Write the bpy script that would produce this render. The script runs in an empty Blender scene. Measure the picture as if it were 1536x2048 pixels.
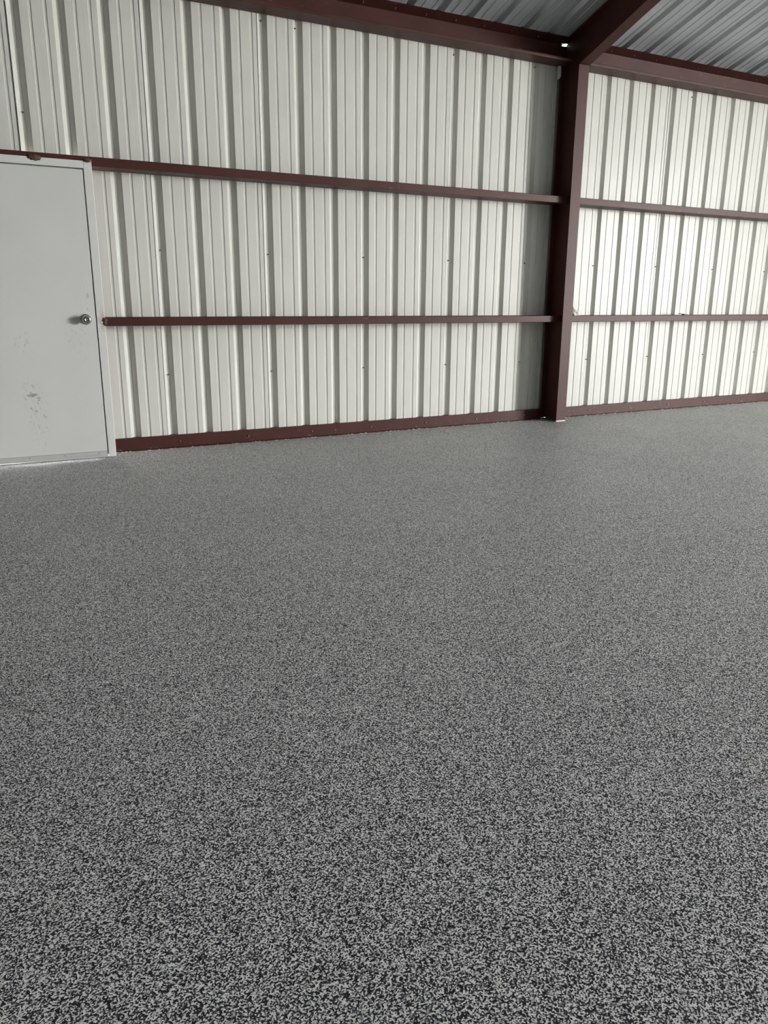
import bpy, bmesh, math, random
from mathutils import Matrix, Vector
random.seed(7)
scene = bpy.context.scene
COL = scene.collection

# ------------------------------------------------------------------ camera
# metres; back wall pan plane is y = 0, x runs along it, floor is z = 0
cam_data = bpy.data.cameras.new('camera')
cam = bpy.data.objects.new('camera', cam_data)
COL.objects.link(cam)
scene.camera = cam
YAW, PITCH, ROLL, F_PX = 0.4814, 0.2676, 0.0065, 1546.46
CAM = Vector((-1.1726, -6.6605, 1.23))
cam_data.sensor_fit = 'HORIZONTAL'
cam_data.sensor_width = 36.0
cam_data.lens = 36.0 * F_PX / 1536.0
cam_data.clip_start = 0.05
fwd = Vector((math.sin(YAW) * math.cos(PITCH), math.cos(YAW) * math.cos(PITCH), -math.sin(PITCH)))
rgt = Vector((math.cos(YAW), -math.sin(YAW), 0.0))
upv = rgt.cross(fwd)
r2 = rgt * math.cos(ROLL) + upv * math.sin(ROLL)
u2 = -rgt * math.sin(ROLL) + upv * math.cos(ROLL)
m = Matrix((r2, u2, -fwd)).transposed().to_4x4()
m.translation = CAM
cam.matrix_world = m

# ------------------------------------------------------------------ daylight
world = bpy.data.worlds.new('overcast_sky')
scene.world = world
world.use_nodes = True
bg = world.node_tree.nodes['Background']
bg.inputs['Color'].default_value = (1.0, 0.995, 0.985, 1)
bg.inputs['Strength'].default_value = 6.0

X_LEFT, X_RIGHT, Y_FRONT = -14.0, 15.5, -15.2        # inside faces of the other walls
DOOR_Y0, DOOR_Y1, DOOR_Z = -13.6, -8.3, 4.2         # open overhead door in the right end wall


def portal(name, loc, rot, sx, sy):
    d = bpy.data.lights.new(name, 'AREA')
    d.shape = 'RECTANGLE'
    d.size, d.size_y = sx, sy
    d.cycles.is_portal = True
    o = bpy.data.objects.new(name, d)
    COL.objects.link(o)
    o.location, o.rotation_euler = loc, rot
    return o


portal('daylight_portal', (X_RIGHT + 0.02, (DOOR_Y0 + DOOR_Y1) / 2, DOOR_Z / 2),
       (0, math.radians(90), 0), DOOR_Z, DOOR_Y1 - DOOR_Y0)

vs = scene.view_settings
vs.view_transform = 'Standard'
vs.look = 'None'
vs.gamma = 1.0
vs.use_curve_mapping = False
vs.exposure = 3.42


# ------------------------------------------------------------------ materials
def new_mat(name):
    mt = bpy.data.materials.new(name)
    mt.use_nodes = True
    nt = mt.node_tree
    b = nt.nodes['Principled BSDF']
    return mt, nt, b


def N(nt, kind, **kw):
    n = nt.nodes.new(kind)
    for k, v in kw.items():
        setattr(n, k, v)
    return n


def coords(nt, scale=(1, 1, 1)):
    g = N(nt, 'ShaderNodeNewGeometry')
    mp = N(nt, 'ShaderNodeMapping')
    mp.inputs['Scale'].default_value = scale
    nt.links.new(g.outputs['Position'], mp.inputs['Vector'])
    return mp.outputs['Vector']


def noise(nt, vec, scale, detail=3, rough=0.5):
    n = N(nt, 'ShaderNodeTexNoise')
    n.inputs['Scale'].default_value = scale
    n.inputs['Detail'].default_value = detail
    n.inputs['Roughness'].default_value = rough
    nt.links.new(vec, n.inputs['Vector'])
    return n


def ramp(nt, fac, stops, interp='LINEAR'):
    r = N(nt, 'ShaderNodeValToRGB')
    r.color_ramp.interpolation = interp
    e = r.color_ramp.elements
    while len(e) < len(stops):
        e.new(0.5)
    for el, (p, c) in zip(e, stops):
        el.position = p
        el.color = c if len(c) == 4 else (*c, 1)
    nt.links.new(fac, r.inputs['Fac'])
    return r


def mix(nt, fac, a, b):
    mx = N(nt, 'ShaderNodeMix', data_type='RGBA')
    for sock, val in ((mx.inputs['Factor'], fac), (mx.inputs[6], a), (mx.inputs[7], b)):
        if isinstance(val, (int, float)):
            sock.default_value = val
        elif isinstance(val, (tuple, list)):
            sock.default_value = (*val, 1)
        else:
            nt.links.new(val, sock)
    return mx.outputs[2]


def bump(nt, b, height, strength, dist):
    bp = N(nt, 'ShaderNodeBump')
    bp.inputs['Strength'].default_value = strength
    bp.inputs['Distance'].default_value = dist
    nt.links.new(height, bp.inputs['Height'])
    nt.links.new(bp.outputs['Normal'], b.inputs['Normal'])


def paint(name, col, var=0.06, rough=0.4, nscale=6.0, stretch=(1, 1, 1), bstr=0.0, bdist=0.001, spec=0.5):
    mt, nt, b = new_mat(name)
    v = coords(nt, stretch)
    n = noise(nt, v, nscale, 4)
    lo = tuple(c * (1 - var) for c in col)
    hi = tuple(min(1, c * (1 + var)) for c in col)
    r = ramp(nt, n.outputs['Fac'], [(0.3, lo), (0.7, hi)])
    nt.links.new(r.outputs['Color'], b.inputs['Base Color'])
    b.inputs['Roughness'].default_value = rough
    b.inputs['Specular IOR Level'].default_value = spec
    if bstr:
        bump(nt, b, n.outputs['Fac'], bstr, bdist)
    return mt


M = {}
# factory painted steel sheet, faint vertical rolling waves
M['panel'] = paint('off_white_sheet', (0.638, 0.641, 0.592), 0.02, 0.30, 7.0, (6, 1, 0.12), 0.25, 0.002, 0.14)
M['roof'] = paint('bare_galvalume', (0.50, 0.535, 0.56), 0.06, 0.42, 9.0, (5, 0.2, 0.2), 0.15, 0.001)
M['roof'].node_tree.nodes['Principled BSDF'].inputs['Metallic'].default_value = 0.4
M['outer'] = paint('plain_sheet', (0.22, 0.215, 0.205), 0.03, 0.45)
M['door'] = None
M['jamb'] = None
M['chrome'] = paint('satin_nickel', (0.55, 0.54, 0.50), 0.04, 0.22)
M['chrome'].node_tree.nodes['Principled BSDF'].inputs['Metallic'].default_value = 1.0
M['alu'] = paint('mill_aluminium', (0.62, 0.63, 0.64), 0.05, 0.38)
M['alu'].node_tree.nodes['Principled BSDF'].inputs['Metallic'].default_value = 0.8
M['sweep'] = paint('grey_door_sweep', (0.44, 0.445, 0.44), 0.04, 0.5)
M['screw'] = paint('dark_screw', (0.10, 0.095, 0.085), 0.1, 0.45)
M['rust'] = paint('rusty_weld', (0.085, 0.048, 0.032), 0.6, 0.8, 70)
M['foam'] = paint('dark_foam', (0.05, 0.05, 0.05), 0.2, 0.9, 40)
M['grout'] = paint('pale_grout', (0.75, 0.70, 0.64), 0.1, 0.85, 40)
M['white_scrap'] = paint('white_scrap', (0.78, 0.77, 0.72), 0.04, 0.5)
M['paper'] = paint('cream_paper', (0.78, 0.75, 0.68), 0.06, 0.8, 30)
M['black'] = paint('black_plastic', (0.02, 0.02, 0.02), 0.2, 0.5)
M['concrete'] = paint('outdoor_concrete', (0.42, 0.41, 0.38), 0.08, 0.85, 2.0)


def red_oxide():
    mt, nt, b = new_mat('red_oxide_primer')
    v = coords(nt)
    n1 = noise(nt, v, 3.0, 5)
    base = ramp(nt, n1.outputs['Fac'], [(0.3, (0.056, 0.0185, 0.0145)), (0.7, (0.073, 0.0255, 0.0205))])
    # pale scratches along the members
    v2 = coords(nt, (5, 30, 55))
    n2 = noise(nt, v2, 2.2, 2, 0.4)
    s = ramp(nt, n2.outputs['Fac'], [(0.735, (0, 0, 0)), (0.76, (1, 1, 1))])
    c = mix(nt, s.outputs['Color'], base.outputs['Color'], (0.17, 0.11, 0.09))
    nt.links.new(c, b.inputs['Base Color'])
    b.inputs['Roughness'].default_value = 0.45
    b.inputs['Specular IOR Level'].default_value = 0.2
    n3 = noise(nt, v, 90, 2)
    bump(nt, b, n3.outputs['Fac'], 0.12, 0.001)
    return mt


M['red'] = red_oxide()


def dusty_base():
    mt = M['red'].copy()
    mt.name = 'red_oxide_base_worn'
    nt = mt.node_tree
    b = nt.nodes['Principled BSDF']
    src = b.inputs['Base Color'].links[0].from_socket
    v = coords(nt, (1, 1, 1.6))
    sp = noise(nt, v, 24, 5, 0.65)
    spl = ramp(nt, sp.outputs['Fac'], [(0.62, (0, 0, 0)), (0.70, (1, 1, 1))]).outputs['Color']
    sx = N(nt, 'ShaderNodeSeparateXYZ')
    nt.links.new(v, sx.inputs[0])
    mr = N(nt, 'ShaderNodeMapRange')                       # splashes of floor coating reach a hand's breadth up
    mr.inputs['From Min'].default_value = 0.13
    mr.inputs['From Max'].default_value = 0.01
    nt.links.new(sx.outputs['Z'], mr.inputs['Value'])
    mm = N(nt, 'ShaderNodeMath', operation='MULTIPLY')
    nt.links.new(spl, mm.inputs[0])
    nt.links.new(mr.outputs['Result'], mm.inputs[1])
    nt.links.new(mix(nt, scaled(nt, mm.outputs[0], 0.8), src, (0.30, 0.26, 0.23)), b.inputs['Base Color'])
    return mt




def stain(nt, vec, centre, radii, seed_scale=40.0, edge=0.35):
    """0..1 blotch round a point of the real door: distance field broken up by noise."""
    sub = N(nt, 'ShaderNodeVectorMath', operation='SUBTRACT')
    nt.links.new(vec, sub.inputs[0])
    sub.inputs[1].default_value = centre
    dv = N(nt, 'ShaderNodeVectorMath', operation='DIVIDE')
    nt.links.new(sub.outputs[0], dv.inputs[0])
    dv.inputs[1].default_value = radii
    ln = N(nt, 'ShaderNodeVectorMath', operation='LENGTH')
    nt.links.new(dv.outputs[0], ln.inputs[0])
    nz = noise(nt, vec, seed_scale, 4, 0.6)
    ma = N(nt, 'ShaderNodeMath', operation='MULTIPLY_ADD')
    nt.links.new(nz.outputs['Fac'], ma.inputs[0])
    ma.inputs[1].default_value = 1.8
    nt.links.new(ln.outputs['Value'], ma.inputs[2])
    r = ramp(nt, ma.outputs[0], [(0.0, (0, 0, 0)), (1.0, (1, 1, 1))])
    mr = N(nt, 'ShaderNodeMapRange')
    mr.inputs['From Min'].default_value = 1.9
    mr.inputs['From Max'].default_value = 1.9 - 2 * edge
    nt.links.new(ma.outputs[0], mr.inputs['Value'])
    nt.nodes.remove(r)
    return mr.outputs['Result']


def scaled(nt, sock, k):
    mm = N(nt, 'ShaderNodeMath', operation='MULTIPLY')
    nt.links.new(sock, mm.inputs[0])
    mm.inputs[1].default_value = k
    return mm.outputs[0]


def door_paint():
    mt, nt, b = new_mat('white_door_paint')
    v = coords(nt)
    n = noise(nt, v, 2.5, 3)
    c = ramp(nt, n.outputs['Fac'], [(0.3, (0.60, 0.61, 0.585)), (0.7, (0.63, 0.64, 0.61))]).outputs['Color']
    # scuffed spots low on the leaf
    v3 = coords(nt, (1, 1, 0.8))
    sp = noise(nt, v3, 55, 2, 0.5)
    spots = ramp(nt, sp.outputs['Fac'], [(0.58, (0, 0, 0)), (0.66, (1, 1, 1))]).outputs['Color']
    for cen, rad, k in (((-0.815, -0.205, 0.52), (0.10, 0.3, 0.13), 0.55), ((-0.78, -0.205, 0.30), (0.09, 0.3, 0.22), 0.35),
                        ((-0.84, -0.205, 0.90), (0.08, 0.3, 0.14), 0.22), ((-0.36, -0.205, 1.22), (0.03, 0.3, 0.16), 0.25),
                        ((-0.45, -0.205, 0.95), (0.10, 0.3, 0.2), 0.15)):
        area = stain(nt, v, cen, rad, 12.0, 0.3)
        mm = N(nt, 'ShaderNodeMath', operation='MULTIPLY')
        nt.links.new(area, mm.inputs[0])
        nt.links.new(spots, mm.inputs[1])
        c = mix(nt, scaled(nt, mm.outputs[0], k), c, (0.16, 0.16, 0.14))
    for cen, rad, k in (((-0.815, -0.205, 0.515), (0.045, 0.3, 0.016), 0.75), ((-0.355, -0.205, 1.25), (0.012, 0.3, 0.03), 0.3)):
        c = mix(nt, scaled(nt, stain(nt, v, cen, rad, 60, 0.25), k), c, (0.20, 0.19, 0.16))
    nt.links.new(c, b.inputs['Base Color'])
    b.inputs['Roughness'].default_value = 0.38
    return mt


def jamb_paint():
    mt, nt, b = new_mat('white_jamb_paint')
    v = coords(nt)
    n = noise(nt, v, 4, 3)
    c = ramp(nt, n.outputs['Fac'], [(0.3, (0.64, 0.645, 0.615)), (0.7, (0.67, 0.675, 0.645))]).outputs['Color']
    for cen, rad in (((-0.249, -0.21, 1.062), (0.06, 0.3, 0.09)), ((-0.632, -0.21, 2.192), (0.06, 0.3, 0.022)),
                     ((-0.275, -0.21, 2.20), (0.045, 0.3, 0.028))):
        c = mix(nt, scaled(nt, stain(nt, v, cen, rad, 45, 0.5), 0.75), c, (0.42, 0.30, 0.16))
    nt.links.new(c, b.inputs['Base Color'])
    b.inputs['Roughness'].default_value = 0.4
    return mt


M['base'] = dusty_base()
M['door'] = door_paint()
M['jamb'] = jamb_paint()


def flake_floor():
    mt, nt, b = new_mat('flake_epoxy_floor')
    v = coords(nt)
    wob = noise(nt, v, 260, 2)
    ma = N(nt, 'ShaderNodeVectorMath', operation='MULTIPLY_ADD')
    nt.links.new(wob.outputs['Color'], ma.inputs[0])
    ma.inputs[1].default_value = (0.0042, 0.0042, 0.0)
    nt.links.new(v, ma.inputs[2])
    vor = N(nt, 'ShaderNodeTexVoronoi', voronoi_dimensions='2D', feature='F1')
    vor.inputs['Scale'].default_value = 370
    nt.links.new(ma.outputs[0], vor.inputs['Vector'])
    sep = N(nt, 'ShaderNodeSeparateColor')
    nt.links.new(vor.outputs['Color'], sep.inputs[0])
    flakes = ramp(nt, sep.outputs[0], [
        (0.0, (0.007, 0.007, 0.010)), (0.31, (0.035, 0.035, 0.043)), (0.43, (0.17, 0.17, 0.175)),
        (0.52, (0.42, 0.42, 0.42)), (0.63, (0.72, 0.72, 0.705)), (0.745, (0.95, 0.95, 0.92))], 'CONSTANT')
    nt.links.new(flakes.outputs['Color'], b.inputs['Base Color'])
    big = noise(nt, v, 1.6, 4, 0.55)
    rr = ramp(nt, big.outputs['Fac'], [(0.3, (0.42,) * 3), (0.7, (0.58,) * 3)])
    nt.links.new(rr.outputs['Color'], b.inputs['Roughness'])
    b.inputs['Specular IOR Level'].default_value = 0.36
    bump(nt, b, sep.outputs[1], 0.22, 0.0008)
    return mt


M['floor'] = flake_floor()


# ------------------------------------------------------------------ mesh helpers
def link(name, me, mat, parent=None):
    o = bpy.data.objects.new(name, me)
    COL.objects.link(o)
    if mat and not me.materials:
        me.materials.append(M[mat])
    if parent:
        o.parent = parent
    return o


def bm_obj(name, bm, mat, parent=None, smooth=False):
    me = bpy.data.meshes.new(name)
    bmesh.ops.recalc_face_normals(bm, faces=bm.faces)
    bm.to_mesh(me)
    bm.free()
    if smooth:
        for p in me.polygons:
            p.use_smooth = True
    return link(name, me, mat, parent)


def add_box(bm, x0, x1, y0, y1, z0, z1, bevel=0.0):
    r = bmesh.ops.create_cube(bm, size=1.0)
    for v in r['verts']:
        v.co = Vector(((x0 + x1) / 2 + v.co.x * (x1 - x0), (y0 + y1) / 2 + v.co.y * (y1 - y0), (z0 + z1) / 2 + v.co.z * (z1 - z0)))
    if bevel:
        es = {e for v in r['verts'] for e in v.link_edges}
        bmesh.ops.bevel(bm, geom=list(es), offset=bevel, segments=2, affect='EDGES', profile=0.6)


def box(name, x0, x1, y0, y1, z0, z1, mat, parent=None, bevel=0.0):
    bm = bmesh.new()
    add_box(bm, x0, x1, y0, y1, z0, z1, bevel)
    return bm_obj(name, bm, mat, parent)


def fillet(pts, r, seg=3):
    out = [Vector(pts[0])]
    for i in range(1, len(pts) - 1):
        p, a, c = Vector(pts[i]), Vector(pts[i - 1]), Vector(pts[i + 1])
        d1, d2 = (a - p).normalized(), (c - p).normalized()
        t = min(r, (a - p).length * 0.45, (c - p).length * 0.45)
        s, e = p + d1 * t, p + d2 * t
        for k in range(seg + 1):
            f = k / seg
            out.append(s * (1 - f) ** 2 + p * 2 * f * (1 - f) + e * f * f)
    out.append(Vector(pts[-1]))
    return out


def sheet(name, pts, x0, x1, thick, mat, parent=None, rad=0.006, nseg=1):
    """cold-formed section: (y, z) polyline with thickness, run along x."""
    pl = fillet(pts, rad)
    nrm = []
    for i in range(len(pl)):
        a = pl[max(i - 1, 0)]
        b = pl[min(i + 1, len(pl) - 1)]
        t = (b - a).normalized()
        nrm.append(Vector((-t.y, t.x)))
    off = [p + n * thick for p, n in zip(pl, nrm)]
    ring = pl + off[::-1]
    bm = bmesh.new()
    rows = []
    for k in range(nseg + 1):
        x = x0 + (x1 - x0) * k / nseg
        rows.append([bm.verts.new((x, q.x, q.y)) for q in ring])
    n = len(ring)
    h = len(pl)
    for a, b in zip(rows[:-1], rows[1:]):
        for i in range(n):
            bm.faces.new((a[i], a[(i + 1) % n], b[(i + 1) % n], b[i]))
    for rw in (rows[0], rows[-1]):
        for i in range(h - 1):
            bm.faces.new((rw[i], rw[i + 1], rw[n - 2 - i], rw[n - 1 - i]))
    return bm_obj(name, bm, mat, parent)


def empty(name, loc=(0, 0, 0)):
    o = bpy.data.objects.new(name, None)
    o.empty_display_size = 0.2
    COL.objects.link(o)
    return o


def tag(o, label=None, cat=None, group=None, kind=None):
    for k, v in (('label', label), ('category', cat), ('group', group), ('kind', kind)):
        if v:
            o[k] = v
    return o


# ------------------------------------------------------------------ ribbed sheet
PITCH_R = 0.3048
RIB_W, RIB_S, RIB_D = 0.084, 0.030, 0.032
# one pitch, measured from the right foot of a rib at 0 to the right foot of the next at PITCH_R
CELL = [(0.0, 0.0), (0.057, 0.0), (0.0615, 0.0042), (0.0755, 0.0042), (0.080, 0.0),
        (0.158, 0.0), (0.1625, 0.0042), (0.1775, 0.0042), (0.182, 0.0),
        (PITCH_R - RIB_W, 0.0), (PITCH_R - RIB_W + RIB_S, RIB_D), (PITCH_R - RIB_S, RIB_D), (PITCH_R, 0.0)]


def profile(k0, k1, gap=0.004):
    """points (x, depth) of a sheet: lip tucked behind the sheet before it, rib k0, then on to the foot of rib k1."""
    xl = k0 * PITCH_R - RIB_W
    pts = [(xl - gap - 0.015, 0.030), (xl - 0.0004, 0.030), (xl, 0.0), (xl + RIB_S, RIB_D), (k0 * PITCH_R - RIB_S, RIB_D)]
    for k in range(k0, k1):
        pts += [(k * PITCH_R + x, d) for x, d in (CELL if k < k1 - 1 else CELL[:-3])]
    pts.append((pts[-1][0] + 1e-5, 0.0305))             # edge folded back against the lip of the next sheet
    return pts


def clip(pts, xa, xb):
    out = []
    for (x0, d0), (x1, d1) in zip(pts[:-1], pts[1:]):
        if x1 <= xa or x0 >= xb or x1 - x0 < 1e-7:
            continue
        a, b = max(x0, xa), min(x1, xb)
        f = lambda x: d0 + (d1 - d0) * (x - x0) / (x1 - x0)
        if not out:
            out.append((a, f(a)))
        out.append((b, f(b)))
    return out


def wall_sheet(name, pts, regions, mat, parent, ends=None):
    bm = bmesh.new()
    for xa, xb, z0, z1 in regions:
        q = clip(pts, xa, xb)
        lo = [bm.verts.new((x, d, z0)) for x, d in q]
        hi = [bm.verts.new((x, d, z1)) for x, d in q]
        if xb >= pts[-1][0] - 1e-6 and ends:              # slot towards the next sheet, wider at one end
            for j in (-1, -2):
                lo[j].co.x -= ends[0] + (ends[1] - ends[0]) * z0 / 3.612
                hi[j].co.x -= ends[1]
        for i in range(len(q) - 1):
            bm.faces.new((lo[i], lo[i + 1], hi[i + 1], hi[i]))
    return bm_obj(name, bm, mat, parent)


# ------------------------------------------------------------------ the setting
EAVE_Z = 3.42
SLOPE = 0.32
ROOF_Z0 = 3.625                       # roof pan height at y = 0


def roof_z(y):
    return ROOF_Z0 - SLOPE * y


tag(box('floor', X_LEFT, X_RIGHT + 0.3, Y_FRONT, 0.045, -0.15, 0.0, 'floor'), kind='structure')
tag(box('ground', -60, 70, -70, 60, -0.9, -0.16, 'concrete'), kind='structure')
tag(box('driveway', X_RIGHT + 0.3, 40, -14, 2, -0.16, -0.01, 'concrete'), kind='structure')

wall_back = tag(empty('wall_back'), 'off-white ribbed metal sheet wall', None, None, 'structure')
DX0, DX1, DTOP = -1.285, -0.243, 2.20               # rough opening of the walk door
BIG = 99.0
screw_bm = bmesh.new()
bmesh.ops.create_cone(screw_bm, cap_ends=True, segments=8, radius1=0.0065, radius2=0.003, depth=0.022,
                      matrix=Matrix.Rotation(math.radians(90), 4, 'X'))
screw_me = bpy.data.meshes.new('screw')
screw_bm.to_mesh(screw_me)
screw_bm.free()
screw_me.materials.append(M['screw'])


def screw(parent, x, y, z, rot=None):
    o = bpy.data.objects.new('screw', screw_me)
    COL.objects.link(o)
    o.location = (x, y, z)
    if rot:
        o.rotation_euler = rot
    o.parent = parent
    return o


SLOT = {-2: (0.013, 0.011), 1: (0.003, 0.007), 4: (0.006, 0.006), 13: (0.005, 0.009), 19: (0.002, 0.011)}
for k0 in range(-47, 52, 3):
    k1 = k0 + 3
    pts = profile(k0, k1, 0.012)
    xa, xb = pts[0][0], pts[-1][0]
    if xb > DX0 and xa < DX1:
        regions = [(xa, min(DX0, xb), 0.0, 3.612)] if xa < DX0 else []
        regions.append((max(xa, DX0), min(xb, DX1), DTOP, 3.612))
        if xb > DX1:
            regions.append((DX1, xb, 0.0, 3.612))
    else:
        regions = [(xa, xb, 0.0, 3.612)]
    pn = wall_sheet('wall_panel', pts, regions, 'panel', wall_back, SLOT.get(k1, (0.0025, 0.0025)))
    if -3 < k0 < 27:
        xs = (k0 - 0.142) * PITCH_R
        for z in (0.617, 1.603) + ((2.53,) if k0 == -2 else ()) + ((3.385,) if k0 in (4, 10, 13) else ()):
            if DX0 < xs < DX1 and z < DTOP:
                continue
            screw(pn, xs, RIB_D - 0.010, z + random.uniform(-0.008, 0.008))
    if k0 in (4, 19):
        screw(pn, (k0 + 1 - 0.19) * PITCH_R, 0.012, 3.366)

# other walls of the shed, not in the picture
tag(box('wall_front', X_LEFT, X_RIGHT, Y_FRONT - 0.04, Y_FRONT, 0, 3.62, 'outer'), kind='structure')


def gable(name, x, openings):
    bm = bmesh.new()
    ridge_y = Y_FRONT / 2
    if openings:
        ya, yb, zt = openings
        polys = [[(0.04, 0), (0.04, 3.61), (yb, roof_z(yb)), (yb, 0)],
                 [(yb, zt), (yb, roof_z(yb)), (ridge_y, roof_z(ridge_y)), (ya, roof_z(Y_FRONT - ya)), (ya, zt)],
                 [(ya, 0), (ya, roof_z(Y_FRONT - ya)), (Y_FRONT, 3.62), (Y_FRONT, 0)]]
    else:
        polys = [[(0.04, 0), (0.04, 3.61), (ridge_y, roof_z(ridge_y)), (Y_FRONT, 3.62), (Y_FRONT, 0)]]
    for pl in polys:
        a = [bm.verts.new((x, y, z)) for y, z in pl]
        b = [bm.verts.new((x + 0.04, y, z)) for y, z in pl]
        bm.faces.new(a)
        bm.faces.new(b)
        for i in range(len(a)):
            j = (i + 1) % len(a)
            bm.faces.new((a[i], a[j], b[j], b[i]))
    return tag(bm_obj(name, bm, 'outer'), kind='structure')


gable('wall_left', X_LEFT - 0.04, None)
gable('wall_right', X_RIGHT, (DOOR_Y0, DOOR_Y1, DOOR_Z))

# roof: separate sheets on the slope in view, the far slope in one piece
ceiling = tag(empty('ceiling'), 'bare ribbed metal roof sheets', None, None, 'structure')
ROOF_OFF = 2.812 - 9 * PITCH_R
RY0, RY1 = 0.16, Y_FRONT / 2


def roof_sheet(k0, k1, y0, y1, f, name):
    bm = bmesh.new()
    pts = profile(k0, k1, 0.001)
    a = [bm.verts.new((x + ROOF_OFF, y0, f(y0) + d)) for x, d in pts]
    b = [bm.verts.new((x + ROOF_OFF, y1, f(y1) + d)) for x, d in pts]
    for i in range(len(pts) - 1):
        bm.faces.new((a[i], a[i + 1], b[i + 1], b[i]))
    return bm_obj(name, bm, 'roof', ceiling)


for k0 in range(-48, 52, 3):
    roof_sheet(k0, k0 + 3, RY0, RY1, roof_z, 'roof_panel')
for k0 in range(-48, 42, 34):
    roof_sheet(k0, k0 + 34, Y_FRONT - 0.16, RY1, lambda y: roof_z(Y_FRONT - y), 'roof_slope')

# dark foam plugs that close the roof ribs over the eave
plug = bmesh.new()
pr = [(-RIB_W + 0.001, 0.0), (-RIB_W + RIB_S, RIB_D - 0.002), (-RIB_S, RIB_D - 0.002), (-0.001, 0.0)]
fa = [plug.verts.new((x, -0.012, d)) for x, d in pr]
fb = [plug.verts.new((x, 0.012, d)) for x, d in pr]
plug.faces.new(fa)
plug.faces.new(fb)
for i in range(4):
    plug.faces.new((fa[i], fa[(i + 1) % 4], fb[(i + 1) % 4], fb[i]))
bmesh.ops.recalc_face_normals(plug, faces=plug.faces)
plug_me = bpy.data.meshes.new('closure_plug')
plug.to_mesh(plug_me)
plug.free()
plug_me.materials.append(M['foam'])
for k in range(2, 52):
    o = bpy.data.objects.new('closure_plug', plug_me)
    COL.objects.link(o)
    o.location = (k * PITCH_R + ROOF_OFF, -0.06, roof_z(-0.06))
    o.parent = ceiling

# base angle along the foot of the wall
COL_X0, COL_X1 = 4.200, 4.324


def base_angle(name, x0, x1):
    root = tag(empty(name), 'dark red painted steel base angle along the wall foot', None, None, 'structure')
    sheet('angle', [(-0.034, 0.106), (-0.034, 0.004), (-0.072, 0.004)], x0, x1, 0.004, 'base', root, 0.004)
    box('sill', x0, x1, -0.030, 0.036, 0.0, 0.104, 'red', root)
    x = x0 + 0.55
    while x < x1:
        bm = bmesh.new()
        bmesh.ops.create_cone(bm, cap_ends=True, segments=6, radius1=0.010, radius2=0.009, depth=0.008,
                              matrix=Matrix.Translation((x, -0.037, 0.052)) @ Matrix.Rotation(math.radians(90), 4, 'X'))
        bm_obj('anchor_bolt', bm, 'screw', root)
        x += 0.61
    # ragged ridge of floor coating against the toe
    bm = bmesh.new()
    x = x0
    while x < x1:
        w = random.uniform(0.008, 0.05)
        hgt = random.uniform(0.003, 0.008)
        dp = random.uniform(0.008, 0.022)
        xa = [bm.verts.new((x, -0.066, 0.0)), bm.verts.new((x + w, -0.066, 0.0)), bm.verts.new((x + w * 0.8, -0.074 - dp, 0.0)),
              bm.verts.new((x + w * 0.2, -0.074 - dp * 0.8, 0.0)), bm.verts.new((x + w * 0.5, -0.074 - dp * 0.3, hgt))]
        for a, b in ((0, 1), (1, 2), (2, 3), (3, 0)):
            bm.faces.new((xa[a], xa[b], xa[4]))
        x += w + random.choice((0.0, 0.01, 0.05, 0.12))
    tag(bm_obj('coating_ridge', bm, 'grout', root), kind='stuff')
    return root


base_angle('baseboard_left', -0.240, COL_X0 - 0.002)
base_angle('baseboard_right', COL_X1 + 0.002, X_RIGHT - 0.01)

# ------------------------------------------------------------------ walk door
door = tag(empty('door_1'), 'plain white metal walk door in a white steel frame', None, None, 'structure')
FY = -0.211
JX0, JX1 = -0.304, -0.245
frame = box('jamb', JX0, JX1, FY, -0.1585, 0.0, 2.205, 'jamb', door, 0.003)
box('jamb', -1.285, -1.226, FY, -0.1585, 0.0, 2.205, 'jamb', door, 0.003)
head = box('head', -1.2258, JX0 - 0.0002, FY, -0.1585, 2.146, 2.1975, 'jamb', door, 0.003)
box('jamb_channel', JX0, JX1 - 0.001, -0.158, -0.004, 0.0, 2.160, 'red', door, 0.002)
box('jamb_channel', -1.285, -1.226, -0.158, -0.004, 0.0, 2.160, 'red', door, 0.002)
box('head_channel', -1.2258, JX0 - 0.0002, -0.158, -0.004, 2.146, 2.160, 'red', door, 0.002)
box('stop', JX0 - 0.020, JX0 - 0.0002, -0.1598, -0.110, 0.0, 2.146, 'jamb', door)
box('stop', -1.2258, -1.206, -0.1598, -0.110, 0.0, 2.146, 'jamb', door)
box('stop', -1.206, JX0 - 0.0202, -0.1598, -0.110, 2.126, 2.146, 'jamb', door)
box('threshold', -1.2258, JX0 - 0.0002, -0.215, 0.05, 0.0, 0.006, 'alu', door, 0.002)
leaf = box('door_leaf', -1.220, JX0 - 0.007, -0.206, -0.160, 0.014, 2.138, 'door', door, 0.0025)
sw = sheet('door_sweep', [(-0.2065, 0.048), (-0.213, 0.046), (-0.214, 0.024), (-0.219, 0.018), (-0.219, 0.0105)],
           -1.216, JX0 - 0.009, -0.003, 'sweep', leaf, 0.002)
for v in sw.data.vertices:                             # the sweep hangs a little short towards the hinge side
    if v.co.z < 0.013:
        v.co.z = 0.0064 + 0.0024 * max(0.0, min(1.0, (-0.62 - v.co.x) / 0.3))
for x in (-1.142, -0.887, -0.631, -0.377):
    bm = bmesh.new()
    bmesh.ops.create_uvsphere(bm, u_segments=10, v_segments=6, radius=0.0065,
                              matrix=Matrix.Translation((x, -0.214, 0.035)) @ Matrix.Diagonal((1, 0.5, 1, 1)))
    bm_obj('sweep_screw', bm, 'screw', leaf, True)


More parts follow.
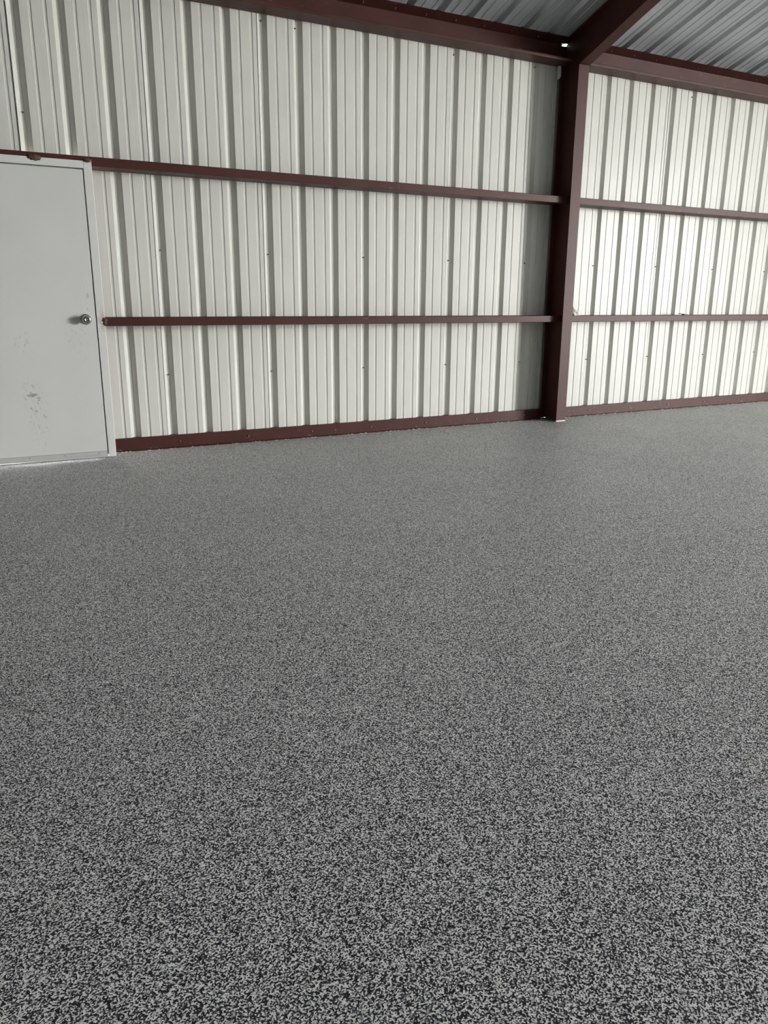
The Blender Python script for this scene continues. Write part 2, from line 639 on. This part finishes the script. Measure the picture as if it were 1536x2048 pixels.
def lathe(name, prof, centre, mat, parent, seg=28):
    """profile (radius, distance towards the room) turned about the -y axis."""
    bm = bmesh.new()
    rows = []
    for r, t in prof:
        rows.append([bm.verts.new((centre[0] + r * math.cos(2 * math.pi * i / seg), centre[1] - t,
                                   centre[2] + r * math.sin(2 * math.pi * i / seg))) for i in range(seg)])
    for a, b in zip(rows[:-1], rows[1:]):
        for i in range(seg):
            bm.faces.new((a[i], a[(i + 1) % seg], b[(i + 1) % seg], b[i]))
    bm.faces.new(rows[0][::-1])
    bm.faces.new(rows[-1])
    return bm_obj(name, bm, mat, parent, True)


KC = (-0.383, -0.206, 1.073)
lathe('knob_rose', [(0.041, 0.0), (0.041, 0.004), (0.036, 0.010), (0.018, 0.013)], KC, 'chrome', leaf)
lathe('door_knob', [(0.012, 0.010), (0.012, 0.030), (0.025, 0.037), (0.0325, 0.048), (0.0325, 0.058), (0.026, 0.067),
                    (0.014, 0.0705), (0.012, 0.068)], KC, 'chrome', leaf)
lathe('knob_button', [(0.0055, 0.066), (0.0055, 0.071), (0.003, 0.073)], KC, 'chrome', leaf, 14)


def weld(name, cx, cy, cz, sx, sy, sz, parent, seed):
    rnd = random.Random(seed)
    bm = bmesh.new()
    bmesh.ops.create_icosphere(bm, subdivisions=3, radius=1.0)
    for v in bm.verts:
        k = 1 + 0.22 * math.sin(7 * v.co.x + seed) * math.cos(6 * v.co.z - seed) + rnd.uniform(-0.06, 0.06)
        v.co = Vector((cx + v.co.x * k * sx, cy + v.co.y * k * sy, cz + v.co.z * k * sz))
    return bm_obj(name, bm, 'rust', parent, True)


weld('weld_bead', -0.632, FY - 0.001, 2.193, 0.044, 0.009, 0.021, head, 3)
weld('weld_bead', -0.276, FY - 0.001, 2.203, 0.030, 0.009, 0.016, frame, 5)
weld('weld_bead', -0.2475, FY + 0.002, 1.055, 0.019, 0.011, 0.032, frame, 8)
box('weld_tab', -0.274, -0.2615, FY - 0.004, FY + 0.004, 1.045, 1.057, 'grout', frame, 0.002)

# ------------------------------------------------------------------ steel frame
# portal column with rafter, I sections
column = tag(empty('steel_column'), 'tall dark red steel column standing on the speckled floor against the wall', 'column')
XC = (COL_X0 + COL_X1) / 2
CF = -0.287                                            # inner face of the column
KNEE_Z = 3.385
RS = 0.36                                              # slope of the rafter's lower flange
box('front_flange', COL_X0, COL_X1, CF, CF + 0.009, 0.013, KNEE_Z, 'red', column, 0.0015)
box('back_flange', COL_X0, COL_X1, -0.022, -0.013, 0.013, 3.60, 'red', column, 0.0015)
box('web', XC - 0.004, XC + 0.004, CF + 0.009, -0.022, 0.013, 3.60, 'red', column)
box('base_plate', COL_X0 - 0.012, COL_X1 + 0.012, CF + 0.012, -0.075, 0.001, 0.0125, 'foam', column, 0.002)
tag(box('grout_pad', COL_X0 + 0.001, COL_X1 - 0.001, CF - 0.003, CF + 0.011, 0.0, 0.0128, 'grout', column, 0.002), 'pale grout under the column foot')
box('light_gap_cover', COL_X0 - 0.03, COL_X0 + 0.001, -0.0128, -0.0088, 3.426, 3.613, 'red', column)  # added cover, blocks stray daylight between the strut end and back flange
for z in (1.052, 2.198):
    box('weld_line', COL_X0 + 0.002, COL_X1 - 0.002, CF - 0.0015, CF + 0.001, z - 0.0015, z + 0.0015, 'red', column)

rafter = tag(empty('steel_rafter'), 'dark red steel rafter rising from the column head under the roof sheets', 'beam')


def rafter_low(y):
    return KNEE_Z + RS * (CF - y)


def prism(name, prof, x0, x1, mat, parent):
    bm = bmesh.new()
    a = [bm.verts.new((x0, y, z)) for y, z in prof]
    b = [bm.verts.new((x1, y, z)) for y, z in prof]
    bm.faces.new(a)
    bm.faces.new(b)
    for i in range(len(a)):
        j = (i + 1) % len(a)
        bm.faces.new((a[i], a[j], b[j], b[i]))
    return bm_obj(name, bm, mat, parent)


def low2(y):                                           # lower flange: steep haunch, then parallel to the roof
    yk = -2.4
    return rafter_low(y) if y >= yk else rafter_low(yk) + SLOPE * (yk - y)


YR = RY1
ys = [CF, -2.4, YR]
prism('bottom_flange', [(y, low2(y)) for y in ys] + [(y, low2(y) + 0.009) for y in ys[::-1]], COL_X0, COL_X1, 'red', rafter)
prism('web', [(CF + 0.0092, low2(CF) + 0.0092)] + [(CF + 0.0092, 3.601), (-0.013, 3.601), (-0.013, roof_z(-0.013) - 0.0145)]
      + [(YR, roof_z(YR) - 0.0145), (YR, low2(YR) + 0.0092), (-2.4, low2(-2.4) + 0.0092), (CF, low2(CF) + 0.0092)],
      XC - 0.004, XC + 0.004, 'red', rafter)
prism('top_flange', [(-0.03, roof_z(-0.03) - 0.014), (YR, roof_z(YR) - 0.014), (YR, roof_z(YR) - 0.004), (-0.03, roof_z(-0.03) - 0.004)],
      COL_X0, COL_X1, 'red', rafter)

# girts: cold formed channels, web down
GT = 0.065


def girt(label, x0, x1, z0):
    pts = [(-0.022, z0 + GT), (-0.004, z0 + GT), (-0.004, z0), (-0.203, z0), (-0.203, z0 + GT), (-0.186, z0 + GT)]
    o = sheet('wall_girt', pts, x0, x1, -0.0025, 'red', None, 0.005)
    return tag(o, label, 'girt')


LOW_Z, HIGH_Z = 1.021, 2.166
girt('lower dark red steel girt running from the white door frame to the column', -0.2445, XC - 0.006, LOW_Z)
girt('upper dark red steel girt running above the white door to the column', X_LEFT + 0.01, XC - 0.006, HIGH_Z)
girt('lower dark red steel girt beyond the column, with scraps lying on it', XC + 0.006, X_RIGHT - 0.01, LOW_Z)
girt('upper dark red steel girt beyond the column, with nothing on it', XC + 0.006, X_RIGHT - 0.01, HIGH_Z)


def eave(label, x0, x1):
    root = tag(empty('eave_strut'), label, 'beam')
    pts = [(-0.192, EAVE_Z + 0.026), (-0.203, EAVE_Z + 0.026), (-0.203, EAVE_Z), (-0.005, EAVE_Z), (-0.005, ROOF_Z0 - 0.006),
           (-0.113, ROOF_Z0 - 0.006 + 0.109 * SLOPE)]
    sheet('channel', pts, x0, x1, 0.0025, 'red', root, 0.006)
    k = math.ceil((x0 - ROOF_OFF) / PITCH_R)
    while k * PITCH_R + ROOF_OFF < x1:
        x = k * PITCH_R + ROOF_OFF - 0.15
        if x > -2.5 and x > x0 and x < 9:
            screw(root, x, -0.055, roof_z(-0.055) - 0.014, (math.radians(90), 0, 0))
        k += 1
    return root


eave('dark red steel eave strut on the walk door side of the column', X_LEFT + 0.01, COL_X0 - 0.0006)
eave('dark red steel eave strut beyond the column, without a door below', COL_X1 + 0.0006, X_RIGHT - 0.01)

# ------------------------------------------------------------------ small things
# white bent clip beside the column head
bm = bmesh.new()
add_box(bm, 4.150, 4.153, -0.075, -0.030, 3.30, 3.415)
add_box(bm, 4.153, 4.197, -0.033, -0.030, 3.33, 3.415)
tag(bm_obj('metal_clip', bm, 'white_scrap'), 'small bent white metal clip beside the column head under the eave strut', 'clip')


def crumple(name, c, size, mat, seed):
    rnd = random.Random(seed)
    bm = bmesh.new()
    bmesh.ops.create_icosphere(bm, subdivisions=3, radius=1.0)
    for v in bm.verts:
        p = v.co.copy()
        k = 1 + 0.22 * math.sin(5.1 * p.x + 3 * p.z + seed) + 0.16 * math.cos(8.3 * p.z - 4 * p.y) + rnd.uniform(-0.09, 0.09)
        lean = 0.5 * max(0, p.z) * -1
        z = p.z * size[2] * k
        if z < -size[2] * 0.55:
            z = -size[2] * 0.55
        v.co = Vector((c[0] + (p.x * k + lean) * size[0], c[1] + p.y * size[1] * k, c[2] + z + size[2] * 0.55))
    return bm_obj(name, bm, mat)


tag(crumple('crumpled_paper', (4.50, -0.115, LOW_Z), (0.062, 0.045, 0.085), 'paper', 4),
    'crumpled cream paper lump lying on the girt beside the column', 'paper')
root = tag(empty('plastic_offcut'), 'small black offcut with a pale strip lying on the lower girt', 'scrap')
bm = bmesh.new()
add_box(bm, 6.075, 6.125, -0.16, -0.12, LOW_Z, 1.098, 0.003)
bm_obj('block', bm, 'black', root)
box('pale_strip', 6.03, 6.128, -0.163, -0.118, 1.0985, 1.106, 'white_scrap', root, 0.001)
